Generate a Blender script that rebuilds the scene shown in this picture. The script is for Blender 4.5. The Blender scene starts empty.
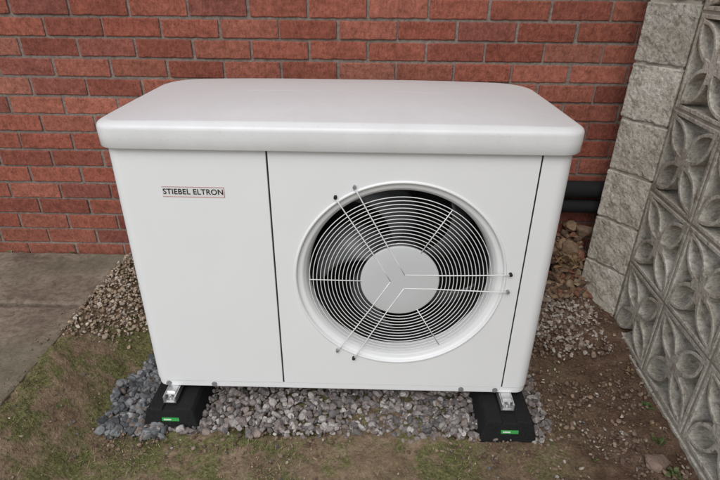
import bpy, bmesh, math, random
import numpy as np
from mathutils import Matrix, Vector, noise
random.seed(7); rng=np.random.default_rng(7)
scene=bpy.context.scene
COL=bpy.context.collection
# ------------------------------------------------------------------ helpers
def mat(name):
    m=bpy.data.materials.new(name); m.use_nodes=True
    nt=m.node_tree; b=nt.nodes['Principled BSDF']
    return m,nt,b
def N(nt,t,**kw):
    n=nt.nodes.new(t)
    for k,v in kw.items():
        if k in n.inputs.keys(): n.inputs[k].default_value=v
        else: setattr(n,k,v)
    return n
def L(nt,a,b): nt.links.new(a,b)
def noise_tex(nt,scale,detail=6,rough=.6,coord='Object',vec_scale=None):
    tc=N(nt,'ShaderNodeTexCoord'); out=tc.outputs[coord]
    if vec_scale:
        mp=N(nt,'ShaderNodeMapping'); mp.inputs['Scale'].default_value=vec_scale
        L(nt,out,mp.inputs['Vector']); out=mp.outputs[0]
    n=N(nt,'ShaderNodeTexNoise'); n.inputs['Scale'].default_value=scale
    n.inputs['Detail'].default_value=min(detail,3); n.inputs['Roughness'].default_value=rough
    L(nt,out,n.inputs['Vector']); return n.outputs['Fac']
def ramp(nt,fac,stops):
    r=N(nt,'ShaderNodeValToRGB'); cr=r.color_ramp
    while len(cr.elements)<len(stops): cr.elements.new(.5)
    for e,(p,c) in zip(cr.elements,stops):
        e.position=p; e.color=(*c,1) if len(c)==3 else c
    L(nt,fac,r.inputs[0]); return r.outputs[0]
def mix(nt,fac,a,b,mode='MIX'):
    m=N(nt,'ShaderNodeMix',data_type='RGBA',blend_type=mode)
    for s,v in ((m.inputs[0],fac),(m.inputs[6],a),(m.inputs[7],b)):
        if isinstance(v,bpy.types.NodeSocket): L(nt,v,s)
        elif isinstance(v,(int,float)): s.default_value=v
        else: s.default_value=(*v,1)
    return m.outputs[2]
def bump(nt,b,h,strength=.5,dist=.002,prev=None):
    n=N(nt,'ShaderNodeBump'); n.inputs['Strength'].default_value=strength; n.inputs['Distance'].default_value=dist
    L(nt,h,n.inputs['Height'])
    if prev is not None: L(nt,prev,n.inputs['Normal'])
    L(nt,n.outputs[0],b.inputs['Normal']); return n.outputs[0]
def simple(name,col,rough=.5,metal=0,bmp=None,var=None,coat=0):
    m,nt,b=mat(name); b.inputs['Roughness'].default_value=rough; b.inputs['Metallic'].default_value=metal
    b.inputs['Base Color'].default_value=(*col,1); b.inputs['Coat Weight'].default_value=coat
    if var:
        f=noise_tex(nt,var[0],5); c2=tuple(c*var[1] for c in col)
        L(nt,ramp(nt,f,[(.3,c2),(.7,col)]),b.inputs['Base Color'])
    if bmp: bump(nt,b,noise_tex(nt,bmp[0],4),bmp[1],bmp[2])
    return m
def mesh_obj(name,verts,faces,m=None,parent=None,smooth=False,cols=None):
    me=bpy.data.meshes.new(name); me.from_pydata([tuple(v) for v in verts],[],faces); me.update()
    if m: me.materials.append(m)
    if smooth: me.polygons.foreach_set('use_smooth',[True]*len(me.polygons))
    if cols is not None:
        a=me.color_attributes.new('Col','FLOAT_COLOR','POINT')
        c=np.ones((len(verts),4),np.float32); c[:,:3]=cols; a.data.foreach_set('color',c.ravel())
    o=bpy.data.objects.new(name,me); COL.objects.link(o)
    if parent: o.parent=parent
    return o
def fast_mesh(name,V,F,m,cols=None,smooth=False,parent=None):
    me=bpy.data.meshes.new(name); k=F.shape[1]
    me.vertices.add(len(V)); me.vertices.foreach_set('co',V.astype(np.float32).ravel())
    me.loops.add(F.size); me.loops.foreach_set('vertex_index',F.astype(np.int32).ravel())
    me.polygons.add(len(F)); me.polygons.foreach_set('loop_start',np.arange(0,F.size,k,dtype=np.int32))
    me.polygons.foreach_set('use_smooth',np.full(len(F),smooth))
    me.update(calc_edges=True); me.validate()
    me.materials.append(m)
    if cols is not None:
        a=me.color_attributes.new('Col','FLOAT_COLOR','POINT')
        c=np.ones((len(V),4),np.float32); c[:,:3]=cols; a.data.foreach_set('color',c.ravel())
    o=bpy.data.objects.new(name,me); COL.objects.link(o)
    if parent: o.parent=parent
    return o
def empty(name):
    o=bpy.data.objects.new(name,None); COL.objects.link(o); return o
def bm_obj(name,bm,m,parent=None,smooth=False,bevel=0,seg=2):
    me=bpy.data.meshes.new(name); bmesh.ops.recalc_face_normals(bm,faces=bm.faces); bm.to_mesh(me); bm.free()
    me.materials.append(m)
    if smooth: me.polygons.foreach_set('use_smooth',[True]*len(me.polygons))
    o=bpy.data.objects.new(name,me); COL.objects.link(o)
    if parent: o.parent=parent
    if bevel:
        md=o.modifiers.new('b','BEVEL'); md.width=bevel; md.segments=seg; md.limit_method='ANGLE'; md.angle_limit=math.radians(35)
    return o
def box(name,lo,hi,m,parent=None,bevel=0,seg=2):
    bm=bmesh.new(); bmesh.ops.create_cube(bm,size=1)
    for v in bm.verts:
        v.co=Vector([(lo[i]+hi[i])/2+v.co[i]*(hi[i]-lo[i]) for i in range(3)])
    return bm_obj(name,bm,m,parent,bevel=bevel,seg=seg)
def cyl(name,p0,p1,r,m,parent=None,seg=32,r2=None,bevel=0):
    p0=Vector(p0);p1=Vector(p1); d=p1-p0
    bm=bmesh.new(); bmesh.ops.create_cone(bm,cap_ends=True,segments=seg,radius1=r,radius2=r if r2 is None else r2,depth=d.length)
    M=Matrix.Translation((p0+p1)/2)@d.to_track_quat('Z','Y').to_matrix().to_4x4()
    bmesh.ops.transform(bm,matrix=M,verts=bm.verts)
    o=bm_obj(name,bm,m,parent,bevel=bevel)
    for p in o.data.polygons: p.use_smooth=len(p.vertices)==4
    return o
def tube(path,r,k=8,closed=False):
    P=[Vector(p) for p in path]; n=len(P); V=[];F=[]
    for i,p in enumerate(P):
        a=P[(i-1)%n] if (closed or i>0) else p; b=P[(i+1)%n] if (closed or i<n-1) else p
        t=(b-a).normalized(); u=Vector((0,1,0)) if abs(t.y)<.9 else Vector((1,0,0))
        s=t.cross(u).normalized(); w=s.cross(t)
        for j in range(k):
            an=2*math.pi*j/k; V.append(p+(s*math.cos(an)+w*math.sin(an))*r)
    m_=n if closed else n-1
    for i in range(m_):
        for j in range(k):
            F.append((i*k+j,i*k+(j+1)%k,((i+1)%n)*k+(j+1)%k,((i+1)%n)*k+j))
    if not closed: F.append(tuple(range(k))[::-1]); F.append(tuple((n-1)*k+j for j in range(k)))
    return V,F
def join_geo(parts):
    V=[];F=[]
    for v,f in parts:
        o=len(V); V+=list(v); F+=[tuple(i+o for i in q) for q in f]
    return V,F
def ss(a,b,x):
    t=np.clip((x-a)/(b-a),0,1); return t*t*(3-2*t)

# ------------------------------------------------------------------ camera
cam=bpy.data.cameras.new('camera'); co=bpy.data.objects.new('camera',cam); COL.objects.link(co)
cam.sensor_width=36; cam.lens=512.85/720*36; cam.clip_start=.02; cam.clip_end=1000
co.matrix_world=Matrix.Translation((.07956,-1.29576,1.2361))@Matrix.Rotation(.01613,4,'Z')@Matrix.Rotation(math.pi/2-.47719,4,'X')@Matrix.Rotation(.0108,4,'Z')
scene.camera=co
scene.view_settings.view_transform='Standard'; scene.view_settings.look='None'; scene.view_settings.exposure=0

# ------------------------------------------------------------------ light
el,az=math.radians(50),math.radians(192)
w=bpy.data.worlds.new('World'); scene.world=w; w.use_nodes=True; nt=w.node_tree
bg=nt.nodes['Background']; sky=N(nt,'ShaderNodeTexSky',sky_type='NISHITA'); sky.sun_disc=False
sky.sun_elevation=el; sky.sun_rotation=az; sky.air_density=1; sky.dust_density=1.5; sky.ozone_density=1.7
hs=N(nt,'ShaderNodeHueSaturation'); hs.inputs['Saturation'].default_value=.33
L(nt,sky.outputs[0],hs.inputs['Color']); L(nt,hs.outputs[0],bg.inputs[0]); bg.inputs[1].default_value=.15
sd=bpy.data.lights.new('sun','SUN'); sd.energy=1.5; sd.angle=math.radians(45); sd.color=(1,.985,.965)
so=bpy.data.objects.new('sun',sd); COL.objects.link(so)
dirv=Vector((math.sin(az)*math.cos(el),math.cos(az)*math.cos(el),math.sin(el)))
so.rotation_euler=dirv.to_track_quat('Z','Y').to_euler(); so.location=dirv*8

# ------------------------------------------------------------------ terrain
def H0(x,y):
    x=np.asarray(x,float); y=np.asarray(y,float)
    h=-.105+.165*ss(.72,1.04,-x)*ss(-1.4,-.2,y)
    far=ss(.15,.8,y)
    h=h+far*(.05+.06*ss(.62,1.0,x))*(1-ss(.72,1.0,-x))
    h=h+.035*ss(.85,1.1,x)*(1-far*.6)
    return h
def ns(x,y,s,seed=0.):
    return np.array([noise.noise(Vector((a*s+seed,b*s-seed,seed))) for a,b in zip(x,y)])
def axis(lo,hi,step,far=400):
    a=list(np.arange(lo,hi+1e-6,step)); s=step; l=lo
    left=[]; 
    while l>-far: s*=1.28; l-=s; left.append(l)
    s=step; r=hi; right=[]
    while r<far: s*=1.28; r+=s; right.append(r)
    return np.array(left[::-1]+a+right)
ax=axis(-1.9,1.9,.011); ay=axis(-1.3,.84,.011)
X,Y=np.meshgrid(ax,ay); xf=X.ravel(); yf=Y.ravel()
near=(np.abs(xf)<2.2)&(yf>-1.6)&(yf<1.1)
z=H0(xf,yf)
dz=np.zeros_like(z)
xn,yn=xf[near],yf[near]
dz[near]=.012*ns(xn,yn,3.1,1.7)+.008*ns(xn,yn,9,4.2)+.007*ns(xn,yn,28,8.1)+.005*ns(xn,yn,60,2.1)
under=(np.abs(xf)<.66)&(yf>-.1); z[under]-=.008
slabz=((xf<-1.04)&(yf>-.2)); z[slabz]=np.minimum(z[slabz],.045); dz[slabz]=0
z=z+dz
nx,ny=len(ax),len(ay)
idx=np.arange(nx*ny).reshape(ny,nx)
F=np.stack([idx[:-1,:-1].ravel(),idx[:-1,1:].ravel(),idx[1:,1:].ravel(),idx[1:,:-1].ravel()],1)
gm,nt,b=mat('soil')
tc=N(nt,'ShaderNodeTexCoord'); sep=N(nt,'ShaderNodeSeparateXYZ'); L(nt,tc.outputs['Object'],sep.inputs[0])
n1=noise_tex(nt,2.6,3,.65); n2=noise_tex(nt,14,3,.75); n3=noise_tex(nt,90,3,.75); n4=noise_tex(nt,6,3,.8)
soil=ramp(nt,n2,[(.25,(.080,.046,.031)),(.5,(.148,.090,.062)),(.75,(.225,.150,.107))])
dry=ramp(nt,n2,[(.25,(.15,.102,.065)),(.55,(.27,.195,.13)),(.8,(.38,.30,.21))])
def mr(v,a,b_,c=0,d=1):
    m=N(nt,'ShaderNodeMapRange'); m.interpolation_type='SMOOTHSTEP'
    m.inputs[1].default_value=a; m.inputs[2].default_value=b_; m.inputs[3].default_value=c; m.inputs[4].default_value=d
    L(nt,v,m.inputs[0]); return m.outputs[0]
def mth(op,a,b_):
    m=N(nt,'ShaderNodeMath',operation=op)
    for s,v in zip(m.inputs,(a,b_)):
        if isinstance(v,bpy.types.NodeSocket): L(nt,v,s)
        else: s.default_value=v
    return m.outputs[0]
xn_=mth('ADD',sep.outputs['X'],mth('MULTIPLY',mth('SUBTRACT',n1,.5),1.0))
fr=mr(xn_,.35,.9,1,0)
c=mix(nt,fr,soil,dry)
moss=ramp(nt,n3,[(.3,(.066,.078,.024)),(.55,(.145,.158,.055)),(.8,(.24,.235,.105))])
mm=mth('MULTIPLY',mr(n4,.42,.57),mr(xn_,.35,.85,1,.05))
c=mix(nt,mth('MULTIPLY',mm,.82),c,moss)
c=mix(nt,.6,c,ramp(nt,n3,[(.3,(.36,.33,.30)),(.65,(1.08,1.08,1.08))]),'MULTIPLY')
L(nt,c,b.inputs['Base Color']); b.inputs['Roughness'].default_value=.95; b.inputs['Specular IOR Level'].default_value=.2
bump(nt,b,n3,1,.008)
fast_mesh('ground',np.stack([xf,yf,z],1),F,gm,smooth=True)

# ------------------------------------------------------------------ brick wall
WD=.7916; ZW=.1125
bw=empty('brick_wall')
bmt,nt,b=mat('brick')
at=N(nt,'ShaderNodeVertexColor',layer_name='Col')
f1=noise_tex(nt,38,3,.8); f2=noise_tex(nt,7,2,.6); f3=noise_tex(nt,150,3,.7,vec_scale=(1,1,.35))
c=mix(nt,.8,at.outputs[0],ramp(nt,f1,[(.28,(.48,.44,.43)),(.5,(.93,.92,.91)),(.72,(1.3,1.32,1.33))]),'MULTIPLY')
c=mix(nt,.5,c,ramp(nt,f2,[(.3,(.66,.64,.64)),(.7,(1.08,1.08,1.08))]),'MULTIPLY')
c=mix(nt,.45,c,ramp(nt,f3,[(.3,(.42,.40,.40)),(.6,(1.08,1.08,1.08))]),'MULTIPLY')
L(nt,c,b.inputs['Base Color']); b.inputs['Roughness'].default_value=.9; b.inputs['Specular IOR Level'].default_value=.25
p=bump(nt,b,f1,.9,.004); bump(nt,b,f3,1,.004,p)
mo,nt,b=mat('mortar')
g1=noise_tex(nt,60,3,.8); g2=noise_tex(nt,3,2,.6)
c=ramp(nt,g1,[(.3,(.15,.115,.095)),(.7,(.33,.275,.235))]); c=mix(nt,.6,c,ramp(nt,g2,[(.3,(.55,.55,.55)),(.7,(1.0,1.0,1.0))]),'MULTIPLY')
L(nt,c,b.inputs['Base Color']); b.inputs['Roughness'].default_value=.95; bump(nt,b,g1,.8,.003)
bm=bmesh.new(); bmesh.ops.create_cube(bm,size=1)
for v in bm.verts: v.co=Vector((v.co.x*.215,v.co.y*.1,v.co.z*.065))
bmesh.ops.subdivide_edges(bm,edges=[e for e in bm.edges if abs(e.verts[0].co.x-e.verts[1].co.x)>.1],cuts=11)
bmesh.ops.bevel(bm,geom=[e for e in bm.edges if len(e.link_faces)==2 and e.calc_face_angle(0)>.5],offset=.0035,segments=2,affect='EDGES',profile=.5)
bmesh.ops.triangulate(bm,faces=bm.faces)
bm.verts.index_update()
TV=np.array([v.co[:] for v in bm.verts]); TF=np.array([[v.index for v in f.verts] for f in bm.faces]); bm.free()
VV=[];FF=[];CC=[];cnt=0
pal=np.array([(.34,.112,.074),(.31,.096,.064),(.39,.138,.094),(.27,.086,.060),(.36,.128,.086),(.29,.100,.074),(.41,.162,.112),(.24,.082,.062)])
pw=np.array([.24,.2,.15,.13,.13,.1,.03,.02])
for k in range(-4,40):
    zc=ZW+k*.075+.0325+.005
    off=0 if (k-12)%2==0 else .1125
    for j in range(-22,16):
        xl=-1.17+.005+off+j*.225
        if xl<-5.2 or xl>2.3: continue
        v=TV.copy()
        up=np.sign(v[:,2]); wob=.0012*np.sin(v[:,0]*rng.uniform(60,120)+rng.uniform(0,6))+.001*np.sin(v[:,0]*rng.uniform(180,300)+rng.uniform(0,6))
        wob2=.0012*np.sin(v[:,0]*rng.uniform(60,120)+rng.uniform(0,6))+.001*np.sin(v[:,0]*rng.uniform(180,300)+rng.uniform(0,6))
        v[:,2]+=np.where(up>0,wob,wob2)*.6
        s=np.array([1+rng.normal(0,.006),1,1+rng.normal(0,.015)]); v*=s
        a=rng.normal(0,.004); v=np.stack([v[:,0]-v[:,2]*a,v[:,1],v[:,2]+v[:,0]*a],1)
        v+=np.array([xl+.1075+rng.normal(0,.0012),WD+.05+rng.normal(0,.0012),zc+rng.normal(0,.0008)])
        VV.append(v);FF.append(TF+cnt);cnt+=len(v)
        c=pal[rng.choice(8,p=pw)]*rng.uniform(.88,1.1)
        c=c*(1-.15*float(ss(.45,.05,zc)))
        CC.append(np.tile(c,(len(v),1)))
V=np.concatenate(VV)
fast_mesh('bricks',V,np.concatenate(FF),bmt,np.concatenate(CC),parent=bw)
box('mortar',(-5.3,WD+.0055,-.3),(2.6,WD+.1,ZW+40*.075),mo,bw)

# ------------------------------------------------------------------ paving slabs
sm_,nt,b=mat('paving_concrete')
a1=noise_tex(nt,5,3,.75); a2=noise_tex(nt,45,3,.8); a3=noise_tex(nt,2.3,3,.7)
c=ramp(nt,a1,[(.3,(.15,.112,.082)),(.5,(.23,.182,.138)),(.7,(.30,.25,.195))])
c=mix(nt,.7,c,ramp(nt,a2,[(.33,(.38,.36,.31)),(.6,(1.05,1.05,1.05))]),'MULTIPLY')
mg=ramp(nt,a3,[(.48,(0,0,0)),(.62,(.5,.5,.5))])
mxx=N(nt,'ShaderNodeMix',data_type='RGBA'); L(nt,mg,mxx.inputs[0]); L(nt,c,mxx.inputs[6]); mxx.inputs[7].default_value=(.13,.13,.08,1)
L(nt,mxx.outputs[2],b.inputs['Base Color']); b.inputs['Roughness'].default_value=.9
bump(nt,b,a2,.8,.005)
for (x0,x1,y0,y1,dzs,rt) in [(-1.64,-1.035,.365,.775,0,.0),(-1.65,-1.03,-.20,.352,-.006,.006),(-2.26,-1.652,.36,.775,.002,0),(-2.27,-1.662,-.20,.35,-.003,-.006),(-2.88,-2.272,.36,.775,0,0),(-2.89,-2.28,-.20,.35,-.004,0)]:
    bm=bmesh.new(); bmesh.ops.create_grid(bm,x_segments=40,y_segments=30,size=.5)
    ex=bmesh.ops.extrude_face_region(bm,geom=bm.faces[:]+[])
    for v in [g for g in ex['geom'] if isinstance(g,bmesh.types.BMVert)]: v.co.z-=1
    for v in bm.verts:
        top=v.co.z>-.5
        x=x0+(v.co.x+.5)*(x1-x0); y=y0+(v.co.y+.5)*(y1-y0)
        e=min(.5-abs(v.co.x),.5-abs(v.co.y))
        n_=noise.noise(Vector((x*14,y*14,1)))
        if e<.01: x+=.007*n_; y+=.007*noise.noise(Vector((x*27,y*25,7)))
        zz=.072+dzs+.002*n_-(.004 if e<.01 else 0)
        v.co=Vector((x,y,zz if top else zz-.045))
    bmesh.ops.rotate(bm,cent=((x0+x1)/2,(y0+y1)/2,0),matrix=Matrix.Rotation(rt,3,'Z'),verts=bm.verts)
    bm_obj('paving_slab',bm,sm_,bevel=.003)

# ------------------------------------------------------------------ screen block wall
cm,nt,b=mat('weathered_concrete')
oi=N(nt,'ShaderNodeObjectInfo')
geo=N(nt,'ShaderNodeNewGeometry')
def gnoise(s,d,r):
    n=N(nt,'ShaderNodeTexNoise'); n.inputs['Scale'].default_value=s;n.inputs['Detail'].default_value=min(d,3);n.inputs['Roughness'].default_value=r
    L(nt,geo.outputs['Position'],n.inputs['Vector']); return n.outputs['Fac']
q1=gnoise(6,3,.7);q2=gnoise(90,3,.8);q4=gnoise(22,3,.8)
c=ramp(nt,q1,[(.3,(.44,.40,.335)),(.5,(.56,.525,.455)),(.7,(.66,.63,.565))])
c=mix(nt,.65,c,ramp(nt,q2,[(.32,(.42,.39,.34)),(.58,(1.05,1.05,1.05))]),'MULTIPLY')
c=mix(nt,.55,c,ramp(nt,q4,[(.36,(.38,.36,.31)),(.5,(1,1,1))]),'MULTIPLY')
rr=N(nt,'ShaderNodeMapRange'); rr.inputs[3].default_value=.84; rr.inputs[4].default_value=1.1; L(nt,oi.outputs['Random'],rr.inputs[0])
cmb=N(nt,'ShaderNodeCombineColor'); [L(nt,rr.outputs[0],cmb.inputs[i]) for i in range(3)]
c=mix(nt,1.0,c,cmb.outputs[0],'MULTIPLY')
L(nt,c,b.inputs['Base Color']); b.inputs['Roughness'].default_value=.95; b.inputs['Specular IOR Level'].default_value=.2
bump(nt,b,q2,.9,.005)
sw=empty('screen_block_wall')
cu=bpy.data.curves.new('screen_block','CURVE'); cu.dimensions='2D'; cu.fill_mode='BOTH'; cu.extrude=.0415; cu.bevel_depth=.0022; cu.bevel_resolution=1; cu.offset=-.0022
def spl(pts):
    s=cu.splines.new('POLY'); s.points.add(len(pts)-1)
    for p_,q in zip(s.points,pts): p_.co=(q[0],q[1],0,1)
    s.use_cyclic_u=True
hb=.145; spl([(-hb,-hb),(hb,-hb),(hb,hb),(-hb,hb)])
h=.132; Ld=.185; wo=.0435; wi=.032
def arc(t,wd,a,sgn):
    d=Vector((math.cos(a),math.sin(a))); n_=Vector((-d.y,d.x)); q=d*(t*Ld)+n_*(sgn*wd*4*t*(1-t)); return (q.x,q.y)
for q in range(4):
    a=math.pi/4+q*math.pi/2
    ts=np.linspace(.14,.89,14)
    def lens(t,sg):
        d=Vector((math.cos(a),math.sin(a))); n_=Vector((-d.y,d.x)); u=(t-.14)/(.89-.14); v=d*(t*Ld)+n_*(sg*wi*4*u*(1-u)); return (v.x,v.y)
    spl([lens(t,1) for t in ts]+[lens(t,-1) for t in ts[::-1][1:-1]])
    up=[]
    c0=a-math.pi/4; R2=Matrix.Rotation(-c0,2); 
    for t in np.linspace(.22,.98,16):
        q_=arc(t,wo,a,-1); r_=R2@Vector(q_)
        if r_.x<=h-.002 and r_.y>.005: up.append((r_.x,r_.y))
    ymax=up[-1][1]
    up.append((h,ymax+(h-up[-1][0])*.9))
    ring=[(x_,-y_) for x_,y_ in up]+up[::-1]
    Rb=Matrix.Rotation(c0,2)
    spl([tuple(Rb@Vector(v)) for v in ring])
tmp=bpy.data.objects.new('tmp',cu); COL.objects.link(tmp)
dg=bpy.context.evaluated_depsgraph_get(); bme=bpy.data.meshes.new_from_object(tmp.evaluated_get(dg)); bpy.data.objects.remove(tmp)
bme.materials.clear(); bme.materials.append(cm)
bb=bmesh.new(); bb.from_mesh(bme); bmesh.ops.remove_doubles(bb,verts=bb.verts,dist=.00005); bmesh.ops.recalc_face_normals(bb,faces=bb.faces); bb.to_mesh(bme); bb.free()
for p_ in bme.polygons: p_.use_smooth=False
RS=math.radians(3.0)
start=Vector((1.115,.49)); dirw=Vector((-math.sin(RS),-math.cos(RS)))
Rot=Matrix(((dirw.x,0,-math.cos(RS)),(dirw.y,0,math.sin(RS)),(0,1,0)))
if Rot.determinant()<0:
    Rot=Matrix(((dirw.x,0,math.cos(RS)),(dirw.y,0,-math.sin(RS)),(0,1,0)))
outn=Vector((math.cos(RS),-math.sin(RS)))
for i in range(9):
    for k in range(7):
        cpos=start+dirw*(.15+.3*i)+outn*.045
        o=bpy.data.objects.new('screen_block',bme); COL.objects.link(o); o.parent=sw
        jit=Matrix.Rotation(random.gauss(0,.004),3,'Z')
        o.matrix_world=Matrix.Translation((cpos.x+random.gauss(0,.0012),cpos.y,-.055+.15+.3*k))@(Rot@jit).to_4x4()
mp=[]
def wbox(s0,s1,z0,z1,d0,d1):
    a=start+dirw*s0; b_=start+dirw*s1
    pts=[]
    for z_ in (z0,z1):
        for pt,dd in ((a,d0),(b_,d0),(b_,d1),(a,d1)):
            q=pt+outn*dd; pts.append((q.x,q.y,z_))
    return pts,[(0,3,2,1),(4,5,6,7),(0,1,5,4),(1,2,6,5),(2,3,7,6),(3,0,4,7)]
for k in range(8): mp.append(wbox(-.004,2.71,-.055+.3*k-.0057,-.055+.3*k+.0057,.0045,.0855))
for i in range(1,10): mp.append(wbox(.3*i-.0058,.3*i+.0058,-.1,2.04,.0053,.0847))
V_,F_=join_geo(mp)
mo2=simple('pale_mortar',(.42,.39,.33),.95,bmp=(80,.7,.003),var=(20,.6))
mesh_obj('mortar_joints',V_,F_,mo2,sw)
V_,F_=wbox(-.05,2.8,-.4,-.062,-.004,.12); mesh_obj('footing',V_,F_,cm,sw)
pdir=Vector((.09,-.15)).normalized(); pn=Vector((-pdir.y,pdir.x))
if pn.x<0: pn=-pn
for k in range(-1,12):
    bm=bmesh.new(); bmesh.ops.create_cube(bm,size=1)
    bmesh.ops.subdivide_edges(bm,edges=bm.edges[:],cuts=15,use_grid_fill=True)
    hz=.0955; jx=random.gauss(0,.0025); jr=random.gauss(0,.012)
    for v in bm.verts:
        u=(v.co.x+.5)*.184; d=(v.co.y+.5)*.184; zz=v.co.z*2*hz
        q=Vector((1.02,.65))+pdir*(u+jx)+pn*(d+jr*(u-.09))
        ne=(abs(v.co.x)>.49)+(abs(v.co.y)>.49)+(abs(v.co.z)>.49)
        nn=noise.noise(Vector((q.x*25,q.y*25,zz*25+k*3)))*.003+noise.noise(Vector((q.x*80,q.y*80,zz*80+k*3)))*.0018*ne
        v.co=Vector((q.x+nn,q.y+nn,-.03+.1+.2*k+zz+nn*.6))
    bm_obj('pier_block',bm,cm,sw,bevel=.005)
bm=bmesh.new(); bmesh.ops.create_cube(bm,size=1)
for v in bm.verts:
    q=Vector((1.02,.65))+pdir*(.006+(v.co.x+.5)*.172)+pn*(.006+(v.co.y+.5)*.172); v.co=Vector((q.x,q.y,-.2 if v.co.z<0 else 2.36))
bm_obj('pier_mortar',bm,mo2,sw)

# ------------------------------------------------------------------ heat pump
hp=empty('heat_pump')
white,nt,b=mat('white_powder_coat')
f=noise_tex(nt,3,3,.6); L(nt,ramp(nt,f,[(.3,(.80,.81,.81)),(.7,(.835,.84,.84))]),b.inputs['Base Color'])
b.inputs['Roughness'].default_value=.42
lidm,nt,b=mat('white_lid_plastic')
f=noise_tex(nt,5,3,.75); f2=noise_tex(nt,150,2,.6)
c=ramp(nt,f,[(.3,(.70,.70,.695)),(.7,(.77,.775,.775))]); c=mix(nt,.25,c,ramp(nt,f2,[(.28,(.6,.58,.55)),(.36,(1,1,1))]),'MULTIPLY')
L(nt,c,b.inputs['Base Color']); L(nt,ramp(nt,f,[(.3,(.42,.42,.42)),(.7,(.28,.28,.28))]),b.inputs['Roughness'])
wire=simple('white_wire',(.78,.78,.77),.35)
black=simple('black_interior',(.008,.008,.009),.7)
dark=simple('dark_seam',(.012,.012,.013),.8)
fanm=simple('fan_blade_plastic',(.10,.104,.108),.34,var=(8,.7))
hubm=simple('grille_hub_plastic',(.58,.59,.595),.4)
grey=simple('grey_plug',(.22,.22,.23),.5)
alu=simple('aluminium',(.75,.75,.75),.35,metal=.8,bmp=(200,.2,.0005),var=(40,.8))
S1,S2=-.190,.533; W2=.622; ZT=.832; D=.58
def flat_long(o,lim):
    me=o.data
    for p_ in me.polygons:
        xs=[me.vertices[i].co for i in p_.vertices]
        wd=max((Vector((a.x-b_.x,a.y-b_.y)).length for a in xs for b_ in xs))
        p_.use_smooth=wd<lim
def prof(name,pts,z0,z1,m):
    V=[];F=[]
    for z_ in (z0,z1):
        for p_ in pts: V.append((p_[0],p_[1],z_))
    n_=len(pts)
    for i in range(n_-1): F.append((i,i+1,n_+i+1,n_+i))
    o=mesh_obj(name,V,F,m,hp)
    flat_long(o,.02)
    return o
def arcp(cx,cy,r,a0,a1,n_=10): return [(cx+r*math.cos(math.radians(a0+(a1-a0)*i/n_)),cy+r*math.sin(math.radians(a0+(a1-a0)*i/n_))) for i in range(n_+1)]
r=.04; g=.0024
left=[(S1-g,.02),(S1-g,.002),(S1-g-.0006,.0006),(S1-g-.002,0)]+arcp(-W2+r,r,r,270,180,16)+[(-W2,D-r)]+arcp(-W2+r,D-r,r,180,90)+[(-W2+.1,D)]
prof('left_panel',left,.026,ZT,white)
right=[(S2+g,.02),(S2+g,.002),(S2+g+.0006,.0006),(S2+g+.002,0)]+arcp(W2-r,r,r,270,360,16)+[(W2,D-r)]+arcp(W2-r,D-r,r,0,90)+[(W2-.1,D)]
prof('right_panel',right,.026,ZT,white)
FX,FZ,R0=.1774,.434,.313
x0,x1,z0,z1=S1+g,S2-g,.026,ZT
angs=sorted(set([2*math.pi*i/128 for i in range(128)]+[math.atan2(zz-FZ,xx-FX)%(2*math.pi) for xx in (x0,x1) for zz in (z0,z1)]))
outer=[]
for a in angs:
    c_,s_=math.cos(a),math.sin(a)
    ts=[]
    if c_>1e-9: ts.append((x1-FX)/c_)
    if c_<-1e-9: ts.append((x0-FX)/c_)
    if s_>1e-9: ts.append((z1-FZ)/s_)
    if s_<-1e-9: ts.append((z0-FZ)/s_)
    t=min(ts); outer.append((FX+t*c_,FZ+t*s_))
n_=len(angs)
bell=[(R0,0),(R0-.001,-.002),(R0-.003,-.0038),(R0-.006,-.0038),(R0-.0085,-.001),(R0-.0095,.005),(R0-.012,.0075),(R0-.020,.0085),(R0-.026,.010),(R0-.0275,.014),(R0-.030,.016),(R0-.035,.024),(R0-.039,.038),(R0-.041,.052)]
V=[(p_[0],.015,p_[1]) for p_ in outer]+[(p_[0],0,p_[1]) for p_ in outer]
F=[]
for rr_,yy in bell:
    V+=[(FX+rr_*math.cos(a),yy,FZ+rr_*math.sin(a)) for a in angs]
for l in range(len(bell)+1):
    for i in range(n_):
        j=(i+1)%n_; F.append((l*n_+i,l*n_+j,(l+1)*n_+j,(l+1)*n_+i))
o=mesh_obj('front_panel_with_bellmouth',V,F,white,hp,smooth=True)
for i,p_ in enumerate(o.data.polygons): p_.use_smooth = i>=2*n_
def ringsurf(name,profile,m,cx=FX,cz=FZ,seg=96,cap=False):
    V=[];F=[]
    for rr_,yy in profile: V+=[(cx+rr_*math.cos(2*math.pi*i/seg),yy,cz+rr_*math.sin(2*math.pi*i/seg)) for i in range(seg)]
    for l in range(len(profile)-1):
        for i in range(seg): j=(i+1)%seg; F.append((l*seg+i,l*seg+j,(l+1)*seg+j,(l+1)*seg+i))
    if cap: F.append(tuple(range((len(profile)-1)*seg,len(profile)*seg)))
    o=mesh_obj(name,V,F,m,hp,smooth=True); o.data.set_sharp_from_angle(angle=math.radians(40)); return o
ringsurf('fan_shroud',[(R0-.041,.0525),(R0-.0435,.07),(R0-.043,.2)],black)
box('coil',(-.16,.30,.04),(.50,.33,.80),black,hp)
box('bulkhead',(S1-.01,.022,.03),(S1+.004,.56,.82),black,hp)
box('seam_backing',(S2-.006,.0022,.027),(S2+.006,.019,.829),dark,hp)
box('seam_backing',(S1-.006,.0022,.027),(S1+.006,.019,.829),dark,hp)
box('rear_coil',(-W2+.1,D-.012,.04),(W2-.1,D-.004,.82),black,hp)
parts=[]
for i in range(60):
    zz=.06+i*.0126; parts.append(tube([(-W2+.1,D+.002,zz),(W2-.1,D+.002,zz)],.0015,5))
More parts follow.
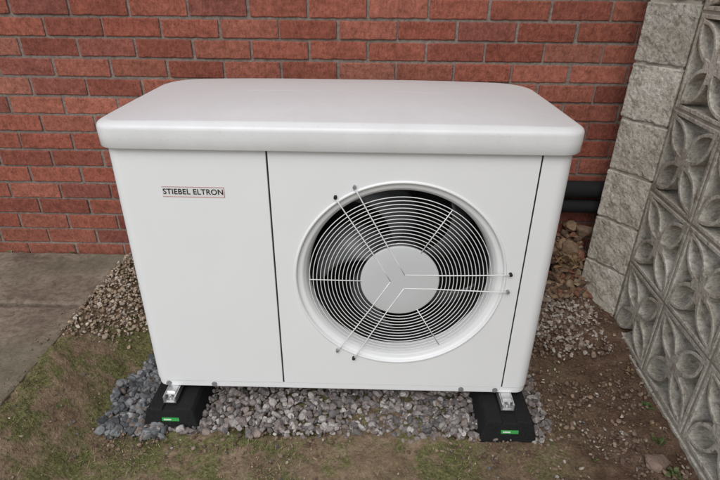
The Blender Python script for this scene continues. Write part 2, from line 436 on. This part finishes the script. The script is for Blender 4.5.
for i in range(9):
    xx=-W2+.12+i*(2*W2-.24)/8; parts.append(tube([(xx,D+.005,.04),(xx,D+.005,.825)],.002,5))
V_,F_=join_geo(parts); mesh_obj('rear_guard',V_,F_,wire,hp)
basep=[(-W2+.003,D-r)]+arcp(-W2+r,r+.0,r-.003,180,270)+arcp(W2-r,r,r-.003,270,360)+[(W2-.003,D-r),(W2-r,D-.003),(-W2+r,D-.003)]
bm=bmesh.new(); vs=[bm.verts.new((x,y,0)) for x,y in basep]; f=bm.faces.new(vs)
e=bmesh.ops.extrude_face_region(bm,geom=[f]); [setattr(v.co,'z',.0225) for v in e['geom'] if isinstance(v,bmesh.types.BMVert)]
bm_obj('base_tray',bm,white,hp,bevel=.002)
basei=[(x*.992,.006+y*.98) for x,y in basep]
bm=bmesh.new(); vs=[bm.verts.new((x,y,.0228)) for x,y in basei]; f=bm.faces.new(vs)
e=bmesh.ops.extrude_face_region(bm,geom=[f]); [setattr(v.co,'z',.03) for v in e['geom'] if isinstance(v,bmesh.types.BMVert)]
bm_obj('base_gap',bm,dark,hp)
for xx in (-.578,-.425,.40,.513):
    cyl('base_plug',(xx,.004,.0115),(xx,-.0015,.0115),.0085,grey,hp,seg=24,bevel=.0008)
def rrect(x0,x1,y0,y1,rf,rb,n_=14):
    def seg(a,b_,k): return [(a[0]+(b_[0]-a[0])*i/k,a[1]+(b_[1]-a[1])*i/k) for i in range(1,k)]
    A=arcp(x0+rf,y0+rf,rf,180,270,n_); B=arcp(x1-rf,y0+rf,rf,270,360,n_); C_=arcp(x1-rb,y1-rb,rb,0,90,n_); D_=arcp(x0+rb,y1-rb,rb,90,180,n_)
    return A+seg(A[-1],B[0],24)+B+seg(B[-1],C_[0],10)+C_+seg(C_[-1],D_[0],24)+D_+seg(D_[-1],A[0],10)
fx0,fx1,fy0,fy1=-.640,.640,-.018,.600
def crown(x,y):
    ux=1-min(1,abs(x)/.64)**3.2; uy=1-min(1,abs((y-.31)/.33))**2.4
    return .8965+.027*ux*uy
lv=[(.012,.836),(.005,.828),(.0022,.8283),(.001,.830),(.0,.86),(.0,.878),(.0008,.8835),(.003,.888),(.0065,.8915),(.011,.894)]+[(i_,None) for i_ in (.017,.024,.034,.046,.06,.08,.10,.125,.15,.175,.20,.225,.25,.275,.295,.306)]
V=[];F=[]
for ins,zz in lv:
    rf=max(.06-ins*.35,.002); rb=max(.12-ins*.45,.002)
    lim=(fy1-fy0)/2-ins-.0005; rf=max(.0005,min(rf,lim)); rb=max(.0005,min(rb,lim))
    V+=[(x,y,zz if zz else crown(x,y)) for x,y in rrect(fx0+ins,fx1-ins,fy0+ins,fy1-ins,rf,rb)]
m_=len(V)//len(lv)
for l in range(len(lv)-1):
    for i in range(m_): j=(i+1)%m_; F.append((l*m_+i,l*m_+j,(l+1)*m_+j,(l+1)*m_+i))
F.append(tuple(range((len(lv)-1)*m_,len(lv)*m_)))
F.append(tuple(range(m_))[::-1])
o=mesh_obj('lid',V,F,lidm,hp,smooth=True); o.data.set_sharp_from_angle(angle=math.radians(50))
fanp=[]
for q in range(5):
    a0=2*math.pi*q/5+.15
    nr,nc=10,8; V=[];F=[]
    for i in range(nr+1):
        t=i/nr; rr_=.07+t*.19; sweep=.55*t*t
        wdt=.80-.25*t
        for j in range(nc+1):
            u=j/nc-.5; a=a0+sweep+u*wdt
            V.append((FX+rr_*math.cos(a),.125-u*.085*(1-.35*t)+.012*(4*u*u),FZ+rr_*math.sin(a)))
    for i in range(nr):
        for j in range(nc): k_=i*(nc+1)+j; F.append((k_,k_+1,k_+nc+2,k_+nc+1))
    fanp.append((V,F))
V_,F_=join_geo(fanp); o=mesh_obj('fan_blades',V_,F_,fanm,hp,smooth=True)
md=o.modifiers.new('s','SOLIDIFY'); md.thickness=.003
ringsurf('fan_hub',[(.075,.18),(.075,.10),(.068,.092),(.03,.088),(.0,.087)],fanm)
GY=-.006; parts=[]
rr_=.1255
while rr_<.2695:
    dome=.004*(rr_/.27)**2
    parts.append(tube([(FX+rr_*math.cos(2*math.pi*i/96),GY+dome,FZ+rr_*math.sin(2*math.pi*i/96)) for i in range(96)],.00125,7,True)); rr_+=.0109
for q in range(3):
    a=2*math.pi*q/3; d=Vector((math.cos(a),0,math.sin(a))); n2_=Vector((-d.z,0,d.x)); C=Vector((FX,0,FZ))
    for sg in (-1,1):
        pts=[C+d*rad+n2_*sg*off+Vector((0,yy,0)) for rad,off,yy in ((.0135,.0235,GY-.0022),(.06,.0235,GY-.0018),(.106,.0238,GY-.0018),(.116,.0240,GY-.0028),(.2,.026,GY-.0028),(.30,.0295,GY-.0028),(.322,.0300,GY-.001))]
        parts.append(tube(pts,.0018,7))
        e_=C+d*.322+n2_*sg*.03
        cyl('grille_clip',(e_.x,-.0105,e_.z),(e_.x,.002,e_.z),.0048,dark if sg>0 else grey,hp,seg=16)
    a+=math.pi/3; d=Vector((math.cos(a),0,math.sin(a)))
    parts.append(tube([C+d*.112+Vector((0,GY-.0015,0)),C+d*.268+Vector((0,GY+.0012,0))],.0015,7))
V_,F_=join_geo(parts); mesh_obj('fan_grille',V_,F_,wire,hp,smooth=True)
ringsurf('grille_hub',[(.10,.004),(.1155,.003),(.1165,-.004),(.1145,-.0066),(.108,-.0078),(.06,-.0085),(.02,-.0088)],hubm,cap=True)
box('label_plate',(-.484,-.0008,.690),(-.313,.001,.7195),simple('label_film',(.74,.74,.73),.3),hp)
red=simple('label_red',(.55,.10,.09),.4)
box('label_line',(-.484,-.0014,.6900),(-.313,-.0002,.6908),red,hp); box('label_line',(-.484,-.0014,.7187),(-.313,-.0002,.7195),red,hp)
box('label_line',(-.3140,-.00145,.6905),(-.313,-.0003,.719),red,hp)
tcu=bpy.data.curves.new('label_text','FONT'); tcu.body='STIEBEL ELTRON'; tcu.size=.0222; tcu.align_x='CENTER'; tcu.align_y='CENTER'; tcu.extrude=.0002; tcu.offset=.0003; tcu.space_character=1.05
to=bpy.data.objects.new('label_text',tcu); COL.objects.link(to); to.parent=hp; to.location=(-.3985,-.0014,.7048); to.rotation_euler=(math.pi/2,0,0)
tcu.materials.append(simple('label_black',(.012,.012,.012),.4))
dg=bpy.context.evaluated_depsgraph_get(); to_w=to.evaluated_get(dg).dimensions.x
to.scale.x=.164/max(to_w,.01)
for xx in (-.562,.548):
    w_=.0205
    zz0,zz1=-.026,-.001
    box('mounting_rail',(xx-w_,-.052,zz0),(xx+w_,.57,zz0+.003),alu,hp)
    box('mounting_rail_side',(xx-w_,-.052,zz0+.0031),(xx-w_+.003,.57,zz1),alu,hp)
    box('mounting_rail_side',(xx+w_-.003,-.052,zz0+.0031),(xx+w_,.57,zz1),alu,hp)
    box('bracket_top',(xx-.016,-.040,zz1+.0002),(xx+.016,.05,zz1+.0008+.0),alu,hp)
    box('clamp',(xx-.013,-.0295,-.021),(xx+.013,-.0265,.006),alu,hp,bevel=.0008)
    box('clamp_foot',(xx-.013,-.048,-.0225),(xx+.013,-.0265,-.0195),alu,hp,bevel=.0008)
    cyl('clamp_bolt',(xx,-.039,-.0195),(xx,-.039,-.011),.0062,alu,hp,seg=6)

# ------------------------------------------------------------------ rubber feet
rub,nt,b=mat('recycled_rubber')
f1=noise_tex(nt,220,3,.7)
c=ramp(nt,f1,[(.35,(.007,.007,.007)),(.65,(.018,.018,.019)),(.78,(.06,.057,.052))])
L(nt,c,b.inputs['Base Color']); b.inputs['Roughness'].default_value=.85; b.inputs['Specular IOR Level'].default_value=.3; bump(nt,b,f1,.9,.003)
green=simple('green_label',(.05,.36,.08),.4); wl=simple('white_print',(.7,.75,.7),.4)
for xx,yf_ in ((-.556,-.095),(.546,-.115)):
    ft=empty('rubber_foot')
    zb,zt=-.118,-.027
    sec=[(-.096,zb),(-.096,zb+.018),(-.090,zb+.026),(-.078,zt-.012),(-.070,zt),(-.024,zt),(-.024,zt-.008),(.024,zt-.008),(.024,zt),(.070,zt),(.078,zt-.012),(.090,zb+.026),(.096,zb+.018),(.096,zb)]
    bm=bmesh.new(); ys=[yf_,yf_+.006,yf_+.3,yf_+.594,yf_+.60]; loops=[]
    for yi,yv in enumerate(ys):
        lp=[]
        for sx,sz in sec:
            k_=(sz-zb)/(zt-zb); yo=.016*k_*(1 if yi<2 else (-1 if yi>2 else 0))
            sc_=.975 if yi in (0,4) else 1
            lp.append(bm.verts.new((xx+sx*sc_,yv+yo,sz-(0 if sc_==1 else .002*(k_>.5)))))
        loops.append(lp)
    ns_=len(sec)
    for a_,b_ in zip(loops[:-1],loops[1:]):
        for i in range(ns_): j=(i+1)%ns_; bm.faces.new((a_[i],a_[j],b_[j],b_[i]))
    bm.faces.new(loops[0][::-1]); bm.faces.new(loops[-1])
    bm_obj('rubber_block',bm,rub,ft,bevel=.003)
    for (a_,b_,m__,pr) in ((-.026,.030,green,.0004),(-.020,.004,wl,.001)):
        k0=.54 if m__ is green else .58; k1=.67 if m__ is green else .63
        V=[]
        for kx,kz in ((a_,k0),(b_,k0),(b_,k1),(a_,k1)):
            zz=zb+kz*(zt-zb); V.append((xx+kx,yf_+.016*kz-.0012-pr,zz-.001))
        V+=[(x,y+.004,z_) for x,y,z_ in V]
        mesh_obj('foot_label',V,[(0,1,2,3),(4,7,6,5),(0,4,5,1),(1,5,6,2),(2,6,7,3),(3,7,4,0)],m__,ft)

# ------------------------------------------------------------------ gravel & stones
def ico(sub):
    bm=bmesh.new(); bmesh.ops.create_icosphere(bm,subdivisions=sub,radius=1); bm.verts.index_update()
    V=np.array([v.co[:] for v in bm.verts]); F=np.array([[v.index for v in f.verts] for f in bm.faces]); bm.free(); return V,F
IV,IF=ico(2)
templ=[]
for s in range(14):
    v=IV.copy()
    for _ in range(9):
        d=rng.normal(size=3); d/=np.linalg.norm(d); c_=rng.uniform(.45,.78); t=v@d; over=np.maximum(t-c_,0); v=v-over[:,None]*d
    v*=np.array([1,rng.uniform(.6,.9),rng.uniform(.45,.75)])
    templ.append(v)
def scatter(name,pts,rad,cols,m,lift=.3,smooth=False):
    VV=[];FF=[];CC=[];cnt=0
    for (x,y,z_),r_,c_ in zip(pts,rad,cols):
        v=templ[rng.integers(14)]*r_
        q=Matrix.Rotation(rng.uniform(0,6.28),3,'Z')@Matrix.Rotation(rng.normal(0,.5),3,'X')@Matrix.Rotation(rng.normal(0,.5),3,'Y')
        v=v@np.array(q).T+np.array([x,y,z_+r_*lift]); VV.append(v);FF.append(IF+cnt);cnt+=len(v);CC.append(np.tile(c_,(len(v),1)))
    return fast_mesh(name,np.concatenate(VV),np.concatenate(FF),m,np.concatenate(CC),smooth=smooth)
gmt,nt,b=mat('stone')
at=N(nt,'ShaderNodeVertexColor',layer_name='Col'); f1=noise_tex(nt,110,3,.75)
c=mix(nt,.8,at.outputs[0],ramp(nt,f1,[(.3,(.48,.46,.44)),(.7,(1.25,1.25,1.25))]),'MULTIPLY')
L(nt,c,b.inputs['Base Color']); b.inputs['Roughness'].default_value=.85; bump(nt,b,f1,.7,.003)
def nz(x,y,s,sd): return noise.noise(Vector((x*s+sd,y*s,sd)))
pts=[];rad=[];cols=[]
mauve=np.array([(.23,.20,.195),(.29,.26,.25),(.18,.16,.158),(.34,.31,.30),(.15,.14,.14),(.26,.21,.185),(.42,.39,.37),(.24,.20,.19),(.5,.47,.44)])
slate=np.array([(.10,.108,.118),(.15,.158,.168),(.21,.218,.225),(.08,.085,.09),(.28,.285,.29),(.22,.18,.155)])
tan=np.array([(.38,.29,.20),(.46,.37,.27),(.30,.22,.15),(.52,.46,.38),(.24,.17,.12),(.40,.33,.27)])
pale=np.array([(.46,.41,.36),(.38,.31,.25),(.54,.50,.45),(.28,.20,.15),(.24,.17,.13)])
soilc=np.array([(.16,.10,.07),(.2,.13,.09)])
def add(n_,xa,xb,ya,yb,pal_,r0,r1,maskf):
    for _ in range(n_):
        x=rng.uniform(xa,xb);y=rng.uniform(ya,yb)
        if not maskf(x,y): continue
        r_=r0+(r1-r0)*rng.beta(1.4,2.6)
        pts.append((x,y,float(H0(x,y))+.012*nz(x,y,3.1,1.7)+rng.uniform(-.004,.009)));rad.append(r_);cols.append(pal_[rng.integers(len(pal_))]*rng.uniform(.75,1.15))
front=lambda x:-.112+.025*nz(x,0,7,3)+.02*nz(x,0,23,5)
add(5600,-.66,.70,-.17,.32,mauve,.005,.024,lambda x,y:y>front(x)+abs(rng.normal(0,.010)))
add(1700,-.86,-.56,-.16,.30,slate,.007,.028,lambda x,y:y>-.125+.03*nz(x,y,9,2) and x>-.79+.04*nz(y,0,9,8)+max(0,.25*(y-.1)) )
add(2800,-1.04,-.62,.18,.79,tan,.004,.014,lambda x,y:(x+1.02)*.9+.25*nz(x,y,4,2)<(y-.15)*1.2+rng.normal(0,.02))
add(1900,.60,1.05,.28,.79,pale,.004,.017,lambda x,y:y>.33+.14*nz(x,y,6,6)+rng.normal(0,.03) )
add(260,-1.0,1.0,-.45,.1,np.concatenate([tan,slate]),.003,.008,lambda x,y:True)
add(700,.60,1.12,-.6,.5,np.concatenate([tan,pale,soilc,soilc]),.003,.012,lambda x,y:nz(x,y,5,1)>-.1)
scatter('gravel',pts,rad,cols,gmt)
pts=[];rad=[];cols=[]
sc_=np.array([(.15,.098,.068),(.21,.145,.10),(.12,.076,.055),(.27,.195,.14)])
add(6500,-1.1,1.15,-.75,.35,sc_,.0018,.006,lambda x,y:not(-.66<x<.66 and y>-.1))
add(2600,.62,1.12,-.5,.7,sc_,.003,.015,lambda x,y:nz(x,y,6,9)>-.05)
add(400,-.75,.8,-.19,-.07,sc_,.004,.012,lambda x,y:True)
sm2,nt,b=mat('soil_crumb'); at=N(nt,'ShaderNodeVertexColor',layer_name='Col'); L(nt,at.outputs[0],b.inputs['Base Color']); b.inputs['Roughness'].default_value=1
scatter('soil_clods',pts,rad,cols,sm2,lift=.15,smooth=True)
# heap of brown rubble between unit and pier
pts=[];rad=[];cols=[]
rb_=np.array([(.24,.15,.09),(.30,.20,.12),(.16,.10,.065),(.36,.27,.18),(.12,.08,.055),(.26,.11,.07)])
for _ in range(420):
    x=rng.normal(.965,.065); y=rng.uniform(.60,.775)
    hgt=.26*math.exp(-((x-.975)/.085)**2)*float(ss(.58,.76,y))
    pts.append((x,y,float(H0(x,y))+hgt*rng.uniform(.6,1)));rad.append(.010+.026*rng.beta(1.3,2.4));cols.append(rb_[rng.integers(6)]*rng.uniform(.7,1.2))
scatter('rubble_heap',pts,rad,cols,gmt)
def rock(name,pos,r_,col,sub=4,sq=(1,.8,.6),seed=0):
    bm=bmesh.new(); bmesh.ops.create_icosphere(bm,subdivisions=sub,radius=1)
    rg=np.random.default_rng(seed)
    pl=[(Vector(rg.normal(size=3)).normalized(),rg.uniform(.5,.78)) for _ in range(12)]
    for v in bm.verts:
        for d,c_ in pl:
            t=v.co.dot(d)
            if t>c_: v.co-=d*(t-c_)*.95
        v.co*=1+.08*noise.noise(v.co*3+Vector((seed,0,0)))+.03*noise.noise(v.co*11)
        v.co=Vector((v.co.x*sq[0],v.co.y*sq[1],v.co.z*sq[2]))*r_+Vector(pos)
    m=simple('rock_'+str(seed),col,.9,bmp=(90,.8,.004),var=(18,.5))
    return bm_obj(name,bm,m,smooth=False)
rock('rock',(.985,-.19,-.085),.045,(.30,.21,.16),seed=3)
rock('rock',(.965,.715,.15),.062,(.30,.20,.125),seed=5,sq=(.9,.8,1.0))
rock('rock',(1.02,.725,.25),.045,(.27,.18,.12),seed=8,sq=(.9,.6,1))

# ------------------------------------------------------------------ grass, moss strands, weeds
gr,nt,b=mat('grass_blade'); at=N(nt,'ShaderNodeVertexColor',layer_name='Col'); L(nt,at.outputs[0],b.inputs['Base Color']); b.inputs['Roughness'].default_value=.8
VV=[];FF=[];CC=[]
gc=np.array([(.10,.14,.032),(.15,.18,.048),(.25,.225,.09),(.35,.29,.155),(.075,.11,.028),(.44,.37,.23)])
cnt=0
for _ in range(110000):
    x=rng.uniform(-1.5,1.1);y=rng.uniform(-1.1,.25)
    if -.68<x<.68 and y>-.125: continue
    if x<-1.03 and y>-.2: continue
    dens=.46+1.6*nz(x,y,3.3,5)+1.2*nz(x,y,11,2)
    dens*=float(1-ss(.25,.85,x)*.93)
    if y>-.1: dens*=.5
    if rng.random()>dens*.75: continue
    z_=float(H0(x,y))+.012*nz(x,y,3.1,1.7)-.002
    L_=rng.uniform(.006,.02) if rng.random()<.90 else rng.uniform(.02,.04); an=rng.uniform(0,6.28); tilt=rng.uniform(.05,1.0)
    dx,dy,dzz=math.cos(an)*math.cos(tilt)*L_,math.sin(an)*math.cos(tilt)*L_,math.sin(tilt)*L_
    wx,wy=-math.sin(an)*.0010,math.cos(an)*.0010
    VV+=[(x-wx,y-wy,z_),(x+wx,y+wy,z_),(x+dx,y+dy,z_+dzz)]; FF.append((cnt,cnt+1,cnt+2)); cnt+=3
    c_=gc[rng.choice(6,p=[.23,.22,.18,.14,.13,.10])]*rng.uniform(.7,1.15); CC+=[c_]*3
fast_mesh('grass',np.array(VV),np.array(FF),gr,np.array(CC))
lf,nt,b=mat('weed_leaf'); at=N(nt,'ShaderNodeVertexColor',layer_name='Col'); L(nt,at.outputs[0],b.inputs['Base Color']); b.inputs['Roughness'].default_value=.6
def weed(name,x,y,n_,s,colr,spread=.5,z_=None):
    VV=[];FF=[];CC=[];c0=Vector((x,y,float(H0(x,y)) if z_ is None else z_))
    for i in range(n_):
        an=random.uniform(0,6.28); tl=random.uniform(.1,1.2); Lf=s*random.uniform(.5,1.1); wd=Lf*random.uniform(.12,.22)
        base=c0+Vector((random.gauss(0,s*spread*.5),random.gauss(0,s*spread*.5),0))
        d=Vector((math.cos(an)*math.cos(tl),math.sin(an)*math.cos(tl),math.sin(tl))); sd_=Vector((-math.sin(an),math.cos(an),0))
        c_=np.array(colr)*random.uniform(.6,1.3); k=len(VV)
        for t,wf,dr in ((0,.15,0),(.35,.8,.02),(.65,1,.0),(1,0.05,-.12)):
            pc=base+d*(Lf*t)+Vector((0,0,dr*Lf)); VV+=[pc+sd_*wd*wf,pc-sd_*wd*wf]; CC+=[c_,c_]
        for q in range(3): FF.append((k+2*q,k+2*q+1,k+2*q+3,k+2*q+2))
    mesh_obj(name,VV,FF,lf,cols=np.array(CC))
G1=(.08,.13,.035);G2=(.12,.15,.055);BR=(.26,.17,.09)
for (x,y,n_,s,cl) in [(1.02,-.12,34,.024,G1),(1.01,-.24,40,.026,G2),(1.05,.03,26,.022,G1),(1.07,.2,20,.02,BR),(1.03,-.05,20,.02,BR),(.80,-.17,12,.015,G2),(.69,-.12,10,.013,G1),(-1.0,.77,14,.02,G2),(-1.3,.78,18,.02,G1),(-1.6,.78,14,.02,G2),(-1.15,.77,12,.016,BR),(-.78,.02,8,.014,G1),(-.3,-.30,12,.011,G2),(.2,-.33,10,.01,G1),(-.9,-.1,12,.012,G2),(.95,.35,10,.018,BR)]:
    weed('weed',x,y,n_,s,cl)
weed('dead_fern',.96,.66,110,.045,BR,1.2,z_=.14)
weed('dead_fern',1.0,.67,90,.045,(.18,.12,.07),1.2,z_=.05)

# ------------------------------------------------------------------ pipework on wall
pm=simple('black_pipe_insulation',(.006,.006,.007),.85,bmp=(60,.5,.003))
def pipe(name,path,r_,m,k=20):
    P=[Vector(p_) for p_ in path]; Q=[]
    PP=[P[0]]+P+[P[-1]]
    for i in range(1,len(PP)-2):
        for t in np.linspace(0,1,8,endpoint=False):
            a_,b_,c_,d_=PP[i-1],PP[i],PP[i+1],PP[i+2]
            Q.append(.5*((2*b_)+(c_-a_)*t+(2*a_-5*b_+4*c_-d_)*t*t+(3*b_-a_-3*c_+d_)*t**3))
    Q.append(P[-1]); V,F=tube(Q,r_,k); return mesh_obj(name,V,F,m,smooth=True)
pipe('insulated_pipe',[(.45,.585,.46),(.5,.66,.46),(.6,.715,.455),(.8,.725,.45),(1.15,.73,.445),(1.4,.73,.44)],.036,pm)
pipe('insulated_pipe',[(.45,.585,.38),(.5,.66,.38),(.6,.715,.378),(.8,.725,.375),(1.15,.73,.37),(1.4,.73,.37)],.030,pm)
